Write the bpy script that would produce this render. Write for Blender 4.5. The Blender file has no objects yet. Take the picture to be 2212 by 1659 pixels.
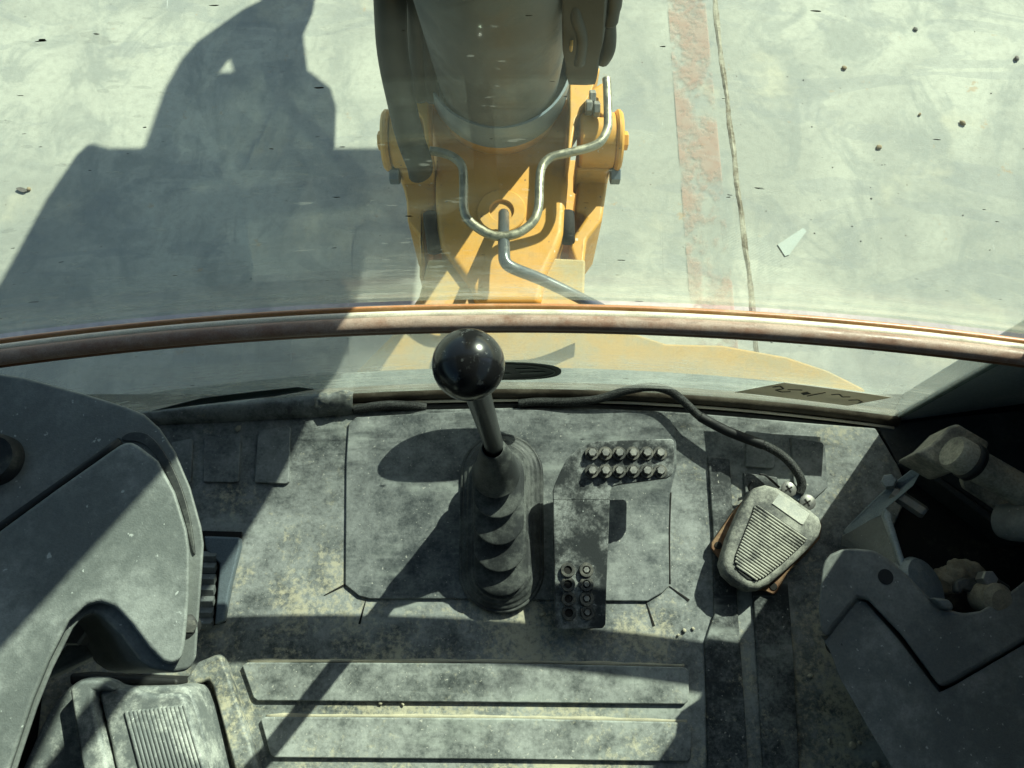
import bpy, bmesh, math, random
from mathutils import Vector, Matrix, Quaternion
random.seed(7)
SC = bpy.context.scene
COL = SC.collection
# ------------------------------------------------------------------ camera, sky, sun, exposure
EYE = Vector((0, 0, 1.05)); PITCH = 72.0; FPX = 1662.0
cam = bpy.data.cameras.new('camera'); co = bpy.data.objects.new('camera', cam); COL.objects.link(co)
co.location = EYE; co.rotation_euler = (math.radians(90 - PITCH), 0, 0)
cam.sensor_fit = 'HORIZONTAL'; cam.sensor_width = 36; cam.lens = 36 * FPX / 2212; cam.clip_start = .02; cam.clip_end = 500
SC.camera = co
SUN = Vector((.86, 1.06, 1.0)).normalized()          # towards the sun
world = bpy.data.worlds.new('World'); SC.world = world; world.use_nodes = True
wn = world.node_tree.nodes; wl = world.node_tree.links
sky = wn.new('ShaderNodeTexSky'); sky.sky_type = 'NISHITA'; sky.sun_disc = False
sky.sun_elevation = math.asin(SUN.z); sky.sun_rotation = math.atan2(SUN.x, SUN.y)
wl.new(sky.outputs[0], wn['Background'].inputs[0]); wn['Background'].inputs[1].default_value = .085
sl = bpy.data.lights.new('sun', 'SUN'); sl.energy = 5.0; sl.angle = math.radians(.53); sl.color = (1, .96, .85)
so = bpy.data.objects.new('sun', sl); COL.objects.link(so); so.rotation_euler = (-SUN).to_track_quat('-Z', 'Y').to_euler(); so.location = SUN * 20
vs = SC.view_settings; vs.view_transform = 'Standard'; vs.look = 'None'; vs.gamma = 1; vs.exposure = 1.15; vs.use_curve_mapping = False
SC.cycles.use_denoising = True
SC.cycles.max_bounces = 6; SC.cycles.diffuse_bounces = 3; SC.cycles.glossy_bounces = 3; SC.cycles.transparent_max_bounces = 16

# ------------------------------------------------------------------ geometry helpers
_t = math.radians(90 - PITCH)
_fw = Vector((0, math.sin(_t), -math.cos(_t))); _up = Vector((0, math.cos(_t), math.sin(_t)))
def U(x, y, z):                                      # the point of the plane at height z that is seen at a place of the photo
    d = _fw + Vector((1, 0, 0)) * (x - 1106) / FPX + _up * (829.5 - y) / FPX
    return EYE + d * ((z - EYE.z) / d.z)
def UL(pts, z): return [U(x, y, z) for x, y in pts]
def new(name, me, m, parent=None, loc=None, smooth=None):
    o = bpy.data.objects.new(name, me); COL.objects.link(o)
    if m is not None and len(me.materials) == 0: me.materials.append(m)
    if loc is not None: o.location = loc
    if parent is not None:
        o.parent = parent; o.matrix_parent_inverse = Matrix.Translation(-Vector(parent.location))
    if smooth is not None and hasattr(me, 'polygons'):
        me.polygons.foreach_set('use_smooth', [smooth] * len(me.polygons))
    return o
def tag(o, label=None, cat=None, group=None, kind=None):
    if label: o['label'] = label
    if cat: o['category'] = cat
    if group: o['group'] = group
    if kind: o['kind'] = kind
    return o
def thing(name, label, cat, loc=(0, 0, 0), group=None):
    o = bpy.data.objects.new(name, None); COL.objects.link(o); o.location = loc; o.empty_display_size = .05
    return tag(o, label, cat, group)
def bevel(o, w, seg=3, ang=30):
    b = o.modifiers.new('bevel', 'BEVEL'); b.width = w; b.segments = seg; b.limit_method = 'ANGLE'; b.angle_limit = math.radians(ang); b.use_clamp_overlap = True
    o.data.polygons.foreach_set('use_smooth', [True] * len(o.data.polygons))
    wn_ = o.modifiers.new('wn', 'WEIGHTED_NORMAL'); wn_.keep_sharp = False
    return o
def prism(name, top, depth, m, parent=None, bev=0, seg=3, direction=(0, 0, -1), inset=0.0):
    """outline 'top' (3-D points) extruded by depth along direction; inset shrinks the far end"""
    n = len(top); d = Vector(direction) * depth
    c = sum(top, Vector()) / n
    bot = [p + d + (c - p) * inset for p in top]
    me = bpy.data.meshes.new(name)
    fs = [list(range(n)), list(range(2 * n - 1, n - 1, -1))] + [[i, i + n, (i + 1) % n + n, (i + 1) % n] for i in range(n)]
    me.from_pydata([tuple(p) for p in list(top) + bot], [], fs)
    bm = bmesh.new(); bm.from_mesh(me); bmesh.ops.recalc_face_normals(bm, faces=bm.faces); bm.to_mesh(me); bm.free()
    o = new(name, me, m, parent)
    if bev: bevel(o, bev, seg)
    return o
def smoothpts(pts, n=6, closed=False):
    """Catmull-Rom through pts (tuples of any size)"""
    P = [Vector(p) for p in pts]; out = []
    N = len(P); rng = N if closed else N - 1
    g = (lambda i: P[i % N]) if closed else (lambda i: P[min(max(i, 0), N - 1)])
    for i in range(rng):
        a, b, c, d = g(i - 1), g(i), g(i + 1), g(i + 2)
        for k in range(n):
            t = k / n
            out.append(.5 * ((2 * b) + (c - a) * t + (2 * a - 5 * b + 4 * c - d) * t * t + (3 * b - a - 3 * c + d) * t ** 3))
    if not closed: out.append(P[-1].copy())
    return out
def tube(name, pts, r, m, parent=None, seg=14, n=6, flat=(1, 1), cap=True, smooth=True):
    P = smoothpts(pts, n) if n > 1 else [Vector(p) for p in pts]
    N = len(P); vs_, fs = [], []
    tan = [(P[min(i + 1, N - 1)] - P[max(i - 1, 0)]).normalized() for i in range(N)]
    u = tan[0].orthogonal().normalized()
    if abs(tan[0].z) < .95: u = tan[0].cross(Vector((0, 0, 1))).normalized()
    for i in range(N):
        if i: u = (tan[i - 1].rotation_difference(tan[i]) @ u).normalized()
        v = tan[i].cross(u).normalized()
        rr = r(i / (N - 1)) if callable(r) else r
        for k in range(seg):
            a = 2 * math.pi * k / seg
            vs_.append(P[i] + u * math.cos(a) * rr * flat[0] + v * math.sin(a) * rr * flat[1])
    for i in range(N - 1):
        for k in range(seg):
            k2 = (k + 1) % seg
            fs.append([i * seg + k, i * seg + k2, (i + 1) * seg + k2, (i + 1) * seg + k])
    if cap: fs += [list(range(seg))[::-1], list(range((N - 1) * seg, N * seg))]
    me = bpy.data.meshes.new(name); me.from_pydata([tuple(v) for v in vs_], [], fs)
    return new(name, me, m, parent, smooth=smooth)
def lathe(name, prof, m, parent=None, origin=(0, 0, 0), axis=(0, 0, 1), seg=40, smooth=True, local=False):
    """prof: (radius, height) pairs round axis"""
    q = Vector((0, 0, 1)).rotation_difference(Vector(axis).normalized()); O = Vector() if local else Vector(origin)
    vs_, fs = [], []
    for r, h in prof:
        for k in range(seg):
            a = 2 * math.pi * k / seg; vs_.append(O + q @ Vector((r * math.cos(a), r * math.sin(a), h)))
    for i in range(len(prof) - 1):
        for k in range(seg):
            k2 = (k + 1) % seg; fs.append([i * seg + k, i * seg + k2, (i + 1) * seg + k2, (i + 1) * seg + k])
    if prof[0][0] > 1e-5: fs.append(list(range(seg))[::-1])
    if prof[-1][0] > 1e-5: fs.append(list(range((len(prof) - 1) * seg, len(prof) * seg)))
    me = bpy.data.meshes.new(name); me.from_pydata([tuple(v) for v in vs_], [], fs)
    bm = bmesh.new(); bm.from_mesh(me); bmesh.ops.remove_doubles(bm, verts=bm.verts, dist=1e-6); bmesh.ops.recalc_face_normals(bm, faces=bm.faces); bm.to_mesh(me); bm.free()
    o = new(name, me, m, parent, loc=(Vector(origin) if local else None), smooth=smooth)
    if smooth:
        e = o.modifiers.new('split', 'EDGE_SPLIT'); e.split_angle = math.radians(38)
    return o
def sweep_curve(name, f, x0, x1, prof, m, parent=None, n=48):
    """closed profile of (forward, up) pairs swept along the windshield line f(x)"""
    k = len(prof); vs_, fs = [], []
    for i in range(n + 1):
        x = x0 + (x1 - x0) * i / n; y, z = f(x)
        s = (f(x + .01)[0] - f(x - .01)[0]) / .02; nrm = Vector((-s, 1, 0)).normalized()
        for a, b in prof: vs_.append(Vector((x, y, z)) + nrm * a + Vector((0, 0, b)))
    for i in range(n):
        for j in range(k):
            j2 = (j + 1) % k; fs.append([i * k + j, i * k + j2, (i + 1) * k + j2, (i + 1) * k + j])
    fs += [list(range(k)), list(range(n * k, (n + 1) * k))[::-1]]
    me = bpy.data.meshes.new(name); me.from_pydata([tuple(v) for v in vs_], [], fs)
    bm = bmesh.new(); bm.from_mesh(me); bmesh.ops.recalc_face_normals(bm, faces=bm.faces); bm.to_mesh(me); bm.free()
    return new(name, me, m, parent, smooth=True)
def oval(rx, rz, n=16, c=(0, 0)): return [(c[0] + rx * math.cos(2 * math.pi * i / n), c[1] + rz * math.sin(2 * math.pi * i / n)) for i in range(n)]
def box(name, lo, hi, m, parent=None, bev=0):
    x0, y0, z0 = lo; x1, y1, z1 = hi
    return prism(name, [Vector(p) for p in ((x0, y0, z1), (x1, y0, z1), (x1, y1, z1), (x0, y1, z1))], z1 - z0, m, parent, bev)
def copy(o, loc, parent=None, rot=None):
    c = o.copy(); COL.objects.link(c); c.location = loc
    if rot is not None: c.rotation_euler = rot
    if parent is not None: c.parent = parent; c.matrix_parent_inverse = Matrix.Translation(-Vector(parent.location))
    return c

# ------------------------------------------------------------------ materials
class NT:
    def __init__(s, name):
        s.m = bpy.data.materials.new(name); s.m.use_nodes = True; s.t = s.m.node_tree; s.n = s.t.nodes; s.b = s.n['Principled BSDF']; s.out = s.n['Material Output']
        s.pos = s.n.new('ShaderNodeNewGeometry').outputs['Position']
    def put(s, i, v):
        if hasattr(v, 'is_linked'): s.t.links.new(v, i)
        elif isinstance(v, tuple) and len(v) == 3 and i.type == 'RGBA': i.default_value = (*v, 1)
        else: i.default_value = v
    def noise(s, scale, detail=6, rough=.6, stretch=None, dist=0, off=0):
        n = s.n.new('ShaderNodeTexNoise'); n.inputs['Scale'].default_value = scale; n.inputs['Detail'].default_value = min(detail, 5); n.inputs['Roughness'].default_value = rough; n.inputs['Distortion'].default_value = dist
        mp = s.n.new('ShaderNodeMapping'); s.t.links.new(s.pos, mp.inputs[0]); mp.inputs[1].default_value = (off, off * 1.7, off * .6)
        if stretch: mp.inputs['Scale'].default_value = stretch[:3]; 
        if stretch and len(stretch) > 3: mp.inputs['Rotation'].default_value = (0, 0, stretch[3])
        s.t.links.new(mp.outputs[0], n.inputs[0]); return n.outputs[0]
    def voro(s, scale, feat='F1'):
        n = s.n.new('ShaderNodeTexVoronoi'); n.inputs['Scale'].default_value = scale; n.feature = feat; s.t.links.new(s.pos, n.inputs['Vector']); return n.outputs['Distance']
    def ramp(s, v, lo, hi, a=0.0, b=1.0):
        n = s.n.new('ShaderNodeMapRange'); n.interpolation_type = 'SMOOTHSTEP'
        for i, x in enumerate((v, lo, hi, a, b)): s.put(n.inputs[i], x)
        return n.outputs[0]
    def math(s, op, a, b=0.0):
        n = s.n.new('ShaderNodeMath'); n.operation = op; s.put(n.inputs[0], a); s.put(n.inputs[1], b); return n.outputs[0]
    def mix(s, f, a, b, mode='MIX'):
        n = s.n.new('ShaderNodeMix'); n.data_type = 'RGBA'; n.blend_type = mode; s.put(n.inputs[0], f); s.put(n.inputs[6], a); s.put(n.inputs[7], b); return n.outputs[2]
    def bump(s, h, strength=.3, dist=.002, prev=None):
        n = s.n.new('ShaderNodeBump'); n.inputs['Strength'].default_value = strength; n.inputs['Distance'].default_value = dist; s.t.links.new(h, n.inputs['Height'])
        if prev is not None: s.t.links.new(prev, n.inputs['Normal'])
        return n.outputs[0]
    def fin(s, col, rough=.6, metal=0.0, normal=None, spec=.5):
        s.put(s.b.inputs['Base Color'], col); s.put(s.b.inputs['Roughness'], rough); s.put(s.b.inputs['Metallic'], metal); s.put(s.b.inputs['Specular IOR Level'], spec)
        if normal is not None: s.t.links.new(normal, s.b.inputs['Normal'])
        return s.m
def worn(name, base, dust, scale=9, lo=.45, hi=.68, rough=.6, metal=0, grain=400, gb=.15, speck=0.0, spec=.4, var=.35, off=0, amount=1.0):
    k = NT(name)
    big = k.noise(scale, 9, .62, off=off); fine = k.noise(scale * 9, 5, .7, off=off + 3)
    f = k.ramp(k.math('ADD', k.math('MULTIPLY', big, .72), k.math('MULTIPLY', fine, .28)), lo, hi, 0, amount)
    c = k.mix(f, base, dust)
    c = k.mix(k.ramp(k.noise(scale * 30, 3, .6, off=off), .35, .7, 0, var), c, tuple(x * .35 for x in base))
    if speck: c = k.mix(k.ramp(k.noise(190, 2, .5, off=off + 7), .70, .76, 0, speck), c, tuple(min(1, x * 1.5) for x in dust))
    g = k.noise(grain, 3, .6)
    nb = k.bump(g, gb, .001, k.bump(big, .1, .004))
    return k.fin(c, k.ramp(f, 0, 1, rough, min(1, rough + .25)), metal, nb, spec)
M = {}
DUST = (.50, .46, .33)
def rubber_floor(name, lo, hi, off, base=(.022, .029, .032), amount=.8, cream_lo=.56):
    k = NT(name)
    big = k.noise(5, 5, .6, off=off); mid = k.noise(30, 5, .72, off=off + 2); fine = k.noise(210, 4, .75)
    f = k.ramp(k.math('ADD', k.math('ADD', k.math('MULTIPLY', big, .40), k.math('MULTIPLY', mid, .38)), k.math('MULTIPLY', fine, .22)), lo, hi, 0, amount)
    c = k.mix(f, base, (.40, .42, .405))
    sep = k.n.new('ShaderNodeSeparateXYZ'); k.t.links.new(k.pos, sep.inputs[0])
    near = k.ramp(sep.outputs[1], .14, -.10, 0, .075)                 # more dry dust is trodden in towards the seat
    cn = k.math('ADD', k.math('ADD', k.math('MULTIPLY', k.noise(11, 5, .6, off=off + 9), .50), k.math('MULTIPLY', k.noise(120, 4, .75), .50)), near)
    c = k.mix(k.ramp(cn, cream_lo, cream_lo + .13, 0, .75), c, DUST)
    scr = k.noise(90, 4, .65, stretch=(.10, 1.8, 1, .7), off=off); scr2 = k.noise(80, 4, .65, stretch=(1.7, .12, 1, .3), off=off + 5)
    c = k.mix(k.ramp(k.noise(16, 4, .6, stretch=(.5, 1.3, 1, .5), off=off + 12), .52, .70, 0, .5), c, (.40, .43, .40)); c = k.mix(k.ramp(scr, .60, .74, 0, .2), c, (.38, .40, .38)); c = k.mix(k.ramp(scr2, .62, .74, 0, .2), c, tuple(x * 1.3 for x in base))
    c = k.mix(k.ramp(k.noise(60, 3, .6, off=off + 4), .56, .72, 0, .32), c, tuple(x * 1.2 for x in base))
    v = k.voro(105); c = k.mix(k.ramp(v, .10, .24, .22, 0), c, tuple(x * .8 for x in base))
    c = k.mix(k.ramp(k.noise(260, 2, .5, off=off), .68, .75, 0, .8), c, (.48, .47, .42))
    nb = k.bump(k.noise(520, 2, .6), .15, .0008, k.bump(mid, .3, .002))
    return k.fin(c, k.ramp(f, 0, 1, .52, .9), 0, nb, .35)
M['mat'] = rubber_floor('rubber_mat', .34, .66, 0, amount=.85, cream_lo=.535)
M['panel'] = rubber_floor('rubber_panel', .33, .66, 5, amount=.9, cream_lo=.60)
M['centre'] = rubber_floor('rubber_centre', .35, .68, 11, (.034, .042, .047), .72, .62)
M['stripmat'] = rubber_floor('rubber_strip', .45, .68, 21, (.024, .028, .03), .65, .60)  # thinner dust, set darker partly to deepen the shade on the right strips
M['black'] = worn('black_rubber', (.012, .013, .014), (.12, .115, .09), 14, .55, .75, .6, speck=.25)
M['console'] = worn('console_plastic', (.115, .126, .125), (.32, .335, .325), 11, .42, .72, .5, grain=700, gb=.3, speck=.6, var=.22, spec=.35, amount=.6)
M['console_cover'] = worn('console_cover_plastic', (.125, .138, .136), (.36, .38, .37), 14, .42, .70, .48, grain=700, gb=.3, speck=.6, var=.22, spec=.35, off=3, amount=.65)
M['footrest'] = worn('footrest_plastic', (.13, .145, .148), (.50, .52, .49), 20, .45, .64, .55, speck=.4, off=5, amount=.8)
M['boot'] = worn('boot_rubber', (.030, .033, .034), (.15, .16, .148), 22, .42, .66, .45, speck=.3, off=8, amount=.8)
M['pedal'] = worn('pedal_steel', (.034, .038, .040), (.42, .44, .42), 22, .44, .66, .42, speck=.5, off=2, amount=.85)
M['bolt'] = worn('bolt_steel', (.22, .22, .21), (.36, .35, .31), 60, .4, .7, .40, metal=.5)
M['washer'] = worn('washer_steel', (.05, .052, .05), (.2, .19, .16), 60, .4, .7, .5, metal=.3)
M['shaft'] = worn('lever_steel', (.06, .065, .068), (.16, .16, .15), 25, .5, .75, .3, metal=.55)
M['steelplate'] = worn('bare_steel_plate', (.15, .185, .21), (.32, .34, .33), 18, .5, .75, .45, metal=.3, off=4)
M['dustymetal'] = worn('dusty_metal', (.11, .108, .095), (.40, .38, .30), 12, .4, .62, .65, off=6)
M['rust'] = worn('rusty_plate', (.17, .085, .045), (.36, .25, .15), 40, .4, .7, .8)
M['switch'] = worn('switch_housing', (.08, .083, .08), (.44, .44, .38), 26, .38, .60, .7, speck=.4, off=9, amount=.9)
M['rib'] = worn('switch_rib', (.13, .13, .12), (.46, .455, .39), 40, .36, .56, .7, off=1)
M['groove'] = worn('switch_groove', (.03, .031, .03), (.1, .1, .09), 40, .5, .7, .8)
M['label'] = worn('worn_label', (.48, .49, .44), (.66, .65, .56), 40, .4, .6, .5, off=3)
M['foam'] = worn('pale_foam', (.14, .13, .10), (.26, .24, .19), 40, .4, .6, .9)
k = NT('yellow_paint')
b1 = k.noise(6, 5, .6); b2 = k.noise(38, 5, .7)
c = k.mix(k.ramp(b1, .42, .70, 0, .6), (.56, .27, .035), (.46, .28, .085))
c = k.mix(k.ramp(k.math('ADD', k.math('MULTIPLY', b1, .4), k.math('MULTIPLY', b2, .6)), .52, .66, 0, .45), c, (.30, .20, .085))
c = k.mix(k.ramp(k.noise(95, 3, .5, off=3), .70, .73, 0, .85), c, (.07, .045, .03))
c = k.mix(k.ramp(k.noise(60, 3, .5, off=13), .72, .75, 0, .8), c, (.6, .56, .45))
M['yellow'] = k.fin(c, k.ramp(b2, .3, .7, .35, .65), 0, k.bump(b2, .12, .002), .5)
M['yellowdeck'] = worn('yellow_deck', (.48, .29, .075), (.38, .32, .19), 12, .40, .64, .6, var=.25, off=5, speck=.4, amount=.9)
M['bucket'] = worn('bucket_steel', (.06, .06, .055), (.12, .11, .09), 7)
M['boomdark'] = worn('boom_dark', (.050, .060, .062), (.115, .125, .122), 12, .42, .7, .5, var=.2, off=1, speck=.3)
M['hose'] = worn('hose_rubber', (.006, .010, .0092), (.028, .034, .031), 12, .5, .75, .55, off=2, speck=.3)
M['collar'] = worn('collar_grey', (.16, .21, .24), (.25, .28, .28), 15, .45, .7, .4, off=4)
M['galv'] = worn('galvanised_tube', (.25, .24, .18), (.40, .38, .29), 55, .38, .62, .34, metal=.75, off=2, var=.3)
M['rodgrey'] = worn('grey_rod', (.10, .115, .125), (.2, .2, .18), 30, .5, .75, .28, metal=.4)
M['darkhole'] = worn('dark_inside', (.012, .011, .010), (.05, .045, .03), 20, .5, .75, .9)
M['ledge'] = worn('dusty_ledge', (.10, .13, .13), (.27, .30, .28), 10, .40, .66, .8, off=3)
M['pillar'] = worn('pillar_paint', (.34, .40, .41), (.46, .50, .49), 9, .42, .68, .7)
M['wallint'] = worn('cab_wall_plastic', (.035, .042, .046), (.11, .12, .12), 6, .5, .75, .6, speck=.3)
M['roof'] = worn('cab_roof_lining', (.08, .08, .075), (.11, .11, .1), 6, .5, .75, .8)
M['sealbrown'] = worn('seal_brown', (.20, .085, .040), (.28, .16, .09), 30, .45, .7, .35, off=1)
M['sealorange'] = worn('seal_orange', (.32, .155, .055), (.42, .27, .14), 30, .45, .7, .4, off=2)
M['sealpale'] = worn('seal_pale', (.80, .74, .60), (.84, .78, .66), 30, .45, .7, .4, off=3)
M['sealmauve'] = worn('seal_mauve', (.30, .17, .125), (.42, .31, .26), 22, .38, .62, .36, off=4, speck=.4, spec=.35)
M['gasket'] = worn('gasket_brown', (.055, .042, .028), (.15, .13, .095), 25, .4, .7, .6)
M['decal'] = worn('decal_grey', (.36, .34, .29), (.46, .44, .39), 40, .4, .7, .5)
_m = M['decal'].node_tree; _tl = _m.nodes.new('ShaderNodeBsdfTranslucent'); _tl.inputs[0].default_value = (.22, .205, .17, 1); _ad = _m.nodes.new('ShaderNodeAddShader')
_m.links.new(_m.nodes['Principled BSDF'].outputs[0], _ad.inputs[0]); _m.links.new(_tl.outputs[0], _ad.inputs[1]); _m.links.new(_ad.outputs[0], _m.nodes['Material Output'].inputs[0])
M['decaldark'] = worn('decal_green', (.008, .022, .018), (.025, .04, .032), 30, .5, .75, .35)
M['decalink'] = worn('decal_ink', (.012, .012, .012), (.03, .03, .03), 30, .5, .75, .5)
M['decalpale'] = worn('decal_outline', (.2, .24, .2), (.3, .33, .28), 30, .5, .75, .5)
M['paper'] = worn('pale_scrap', (.36, .40, .37), (.43, .46, .42), 30, .4, .7, .6)
M['pebble'] = worn('pebble_stone', (.20, .15, .09), (.34, .28, .18), 50, .4, .7, .8)
M['pebbledark'] = worn('dark_stone', (.10, .092, .085), (.2, .18, .16), 50, .4, .7, .8)
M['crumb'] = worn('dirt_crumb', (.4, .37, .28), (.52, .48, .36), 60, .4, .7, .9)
# knob: glossy black with dull dust spots
k = NT('knob_black')
sp = k.ramp(k.noise(150, 4, .6), .58, .72, 0, .4)
M['knob'] = k.fin(k.mix(sp, (.008, .008, .009), (.13, .137, .14)), k.ramp(sp, 0, .6, .2, .6), 0, None, .5)
# braided sleeve
k = NT('braided_sleeve')
w1 = k.n.new('ShaderNodeTexVoronoi'); w1.inputs['Scale'].default_value = 620; k.t.links.new(k.pos, w1.inputs['Vector'])
c = k.mix(k.ramp(w1.outputs['Distance'], .2, .6), (.075, .08, .075), (.015, .016, .016))
M['braid'] = k.fin(c, .6, 0, k.bump(w1.outputs['Distance'], .5, .001), .3)
# concrete yard
k = NT('concrete')
b1 = k.noise(1.3, 10, .62, dist=.4); b2 = k.noise(5, 9, .68, stretch=(1, .7, 1, .5), dist=.8, off=3); b3 = k.noise(40, 6, .7)
c = k.mix(k.ramp(b1, .40, .62), (.31, .315, .28), (.43, .43, .37))
c = k.mix(k.ramp(b2, .46, .62, 0, .6), c, (.235, .25, .235))
sw = k.noise(3.2, 7, .55, stretch=(.5, 1.5, 1, .9), dist=1.6, off=8)
c = k.mix(k.ramp(sw, .54, .57, 0, .32), c, (.225, .24, .24))
c = k.mix(k.ramp(k.noise(2.3, 8, .6, off=14), .56, .70, 0, .6), c, (.50, .47, .36))
c = k.mix(k.ramp(b3, .4, .7, 0, .28), c, (.20, .20, .18)); c = k.mix(k.ramp(k.noise(260, 3, .7), .55, .72, 0, .4), c, (.55, .54, .47)); c = k.mix(k.ramp(k.noise(330, 2, .6, off=6), .60, .72, 0, .4), c, (.14, .14, .13))
c = k.mix(k.ramp(k.noise(9, 7, .75, off=5), .64, .70, 0, .55), c, (.36, .25, .15))
c = k.mix(k.ramp(k.noise(70, 2, .5, off=5), .73, .78, 0, .8), c, (.12, .10, .08))
c = k.mix(k.ramp(k.noise(16, 5, .6, stretch=(5, .6, 1, .1), off=9), .73, .76, 0, .5), c, (.62, .64, .60))
M['concrete'] = k.fin(c, .9, 0, k.bump(b3, .25, .004, k.bump(k.noise(220, 3, .6), .2, .002)), .2)
# worn paint over concrete (the bare patches show what is under it)
k = NT('red_paint')
wear = k.ramp(k.math('ADD', k.math('MULTIPLY', k.noise(3.4, 9, .68, off=2), .75), k.math('MULTIPLY', k.noise(40, 5, .7), .25)), .43, .55, 0, .55)
k.fin(k.mix(k.ramp(k.noise(20, 6, .6), .3, .7), (.45, .28, .22), (.47, .36, .30)), .85, 0, None, .2)
tr = k.n.new('ShaderNodeBsdfTransparent'); mx = k.n.new('ShaderNodeMixShader'); k.t.links.new(wear, mx.inputs[0]); k.t.links.new(tr.outputs[0], mx.inputs[1]); k.t.links.new(k.b.outputs[0], mx.inputs[2]); k.t.links.new(mx.outputs[0], k.out.inputs[0])
M['paint'] = k.m
M['joint'] = worn('joint_filler', (.12, .095, .065), (.36, .34, .27), 14, .38, .60, .95, gb=.4, grain=150)
def glass(name, tint, dlo, dhi, zlo, zhi):
    k = NT(name); n = k.n
    t = n.new('ShaderNodeBsdfTransparent'); t.inputs[0].default_value = (*tint, 1)
    g = n.new('ShaderNodeBsdfGlossy'); g.inputs['Roughness'].default_value = .015; g.inputs[0].default_value = (1, 1, 1, 1)
    lw = n.new('ShaderNodeLayerWeight'); lw.inputs[0].default_value = .5
    fr = k.math('ADD', k.math('MULTIPLY', k.math('POWER', lw.outputs['Facing'], 5.0), .9), .03)
    m1 = n.new('ShaderNodeMixShader'); k.t.links.new(fr, m1.inputs[0]); k.t.links.new(t.outputs[0], m1.inputs[1]); k.t.links.new(g.outputs[0], m1.inputs[2])
    d = n.new('ShaderNodeBsdfDiffuse'); d.inputs[0].default_value = (.50, .55, .48, 1)
    tl = n.new('ShaderNodeBsdfTranslucent'); tl.inputs[0].default_value = (.50, .55, .48, 1)
    ad = n.new('ShaderNodeMixShader'); ad.inputs[0].default_value = .5; k.t.links.new(d.outputs[0], ad.inputs[1]); k.t.links.new(tl.outputs[0], ad.inputs[2])
    sep = n.new('ShaderNodeSeparateXYZ'); k.t.links.new(k.pos, sep.inputs[0])
    low = k.ramp(sep.outputs[2], zlo, zhi, 1, 0)                     # dirt gathers along the bottom edge of the pane
    film = k.ramp(k.noise(5, 7, .65, stretch=(.7, 1, 1.6)), .3, .75, dlo, dhi)
    strk = k.ramp(k.noise(45, 5, .65, stretch=(.35, 1, 2.2)), .50, .66, 0, .34)
    f = k.math('ADD', film, k.math('MULTIPLY', low, k.math('ADD', strk, .10)))
    f = k.math('ADD', f, k.ramp(k.noise(60, 2, .5, stretch=(.6, 1, 1.6), off=4), .69, .72, 0, .16))
    spots = k.ramp(k.noise(120, 2, .4, stretch=(.45, 1, 2), off=11), .775, .785)
    m2 = n.new('ShaderNodeMixShader'); k.t.links.new(f, m2.inputs[0]); k.t.links.new(m1.outputs[0], m2.inputs[1]); k.t.links.new(ad.outputs[0], m2.inputs[2])
    dk = n.new('ShaderNodeBsdfDiffuse'); dk.inputs[0].default_value = (.03, .03, .02, 1)
    m3 = n.new('ShaderNodeMixShader'); k.t.links.new(spots, m3.inputs[0]); k.t.links.new(m2.outputs[0], m3.inputs[1]); k.t.links.new(dk.outputs[0], m3.inputs[2])
    k.t.links.new(m3.outputs[0], k.out.inputs[0]); n.remove(k.b)
    return k.m
M['glassup'] = glass('upper_glass', (.895, .970, .905), .0, .030, .30, .46)
_k = NT('tinted_side_glass'); _t2 = _k.n.new('ShaderNodeBsdfTransparent'); _t2.inputs[0].default_value = (.62, .68, .64, 1); _g2 = _k.n.new('ShaderNodeBsdfGlossy'); _g2.inputs['Roughness'].default_value = .02
_x2 = _k.n.new('ShaderNodeMixShader'); _x2.inputs[0].default_value = .05; _k.t.links.new(_t2.outputs[0], _x2.inputs[1]); _k.t.links.new(_g2.outputs[0], _x2.inputs[2]); _k.t.links.new(_x2.outputs[0], _k.out.inputs[0]); _k.n.remove(_k.b); M['glassside'] = _k.m
M['glasslow'] = glass('lower_glass', (.885, .958, .912), .06, .21, .03, .22)

# ------------------------------------------------------------------ the yard outside
GZ = -1.0
def grid_sheet(name, x0, x1, y0, y1, z, m): 
    me = bpy.data.meshes.new(name); me.from_pydata([(x0, y0, z), (x1, y0, z), (x1, y1, z), (x0, y1, z)], [], [[0, 1, 2, 3]]); return new(name, me, m)
tag(grid_sheet('ground', -150, 150, -150, 150, GZ, M['concrete']), 'pale stained concrete yard', None, None, 'structure')
me = bpy.data.meshes.new('painted_stripe'); me.from_pydata([(.506, -3, GZ + .003), (.634, -3, GZ + .003), (.66, 8, GZ + .003), (.535, 8, GZ + .003)], [], [[0, 1, 2, 3]])
tag(new('painted_stripe', me, M['paint']), 'faded red painted stripe on the concrete', None, None, 'structure')
# joint filler: ragged raised seam in a slab joint
bm = bmesh.new(); N = 420; rows = []
for i in range(N + 1):
    y = -1 + i * 6 / N
    cx = .688 + .010 * math.sin(y * 2.1) + .002 * math.sin(y * 13); wl_ = .005 + .003 * math.sin(y * 23 + 1) * math.sin(y * 7.3) + .002 * random.random(); wr = .005 + .003 * math.sin(y * 19) * math.sin(y * 5.1) + .002 * random.random()
    h = .0025 + .0015 * math.sin(y * 31) + .001 * random.random()
    rows.append([bm.verts.new((cx - wl_ - .003, y, GZ + .001)), bm.verts.new((cx - wl_ * .5, y, GZ + h)), bm.verts.new((cx + wr * .3, y, GZ + h * random.uniform(.2, 1.1))), bm.verts.new((cx + wr, y, GZ + .001))])
for a, b in zip(rows, rows[1:]):
    for j in range(3): bm.faces.new((a[j], a[j + 1], b[j + 1], b[j]))
me = bpy.data.meshes.new('joint_seam'); bm.to_mesh(me); bm.free()
tag(new('joint_seam', me, M['joint']), 'ragged brown joint filler between two concrete slabs', None, None, 'structure')

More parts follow.
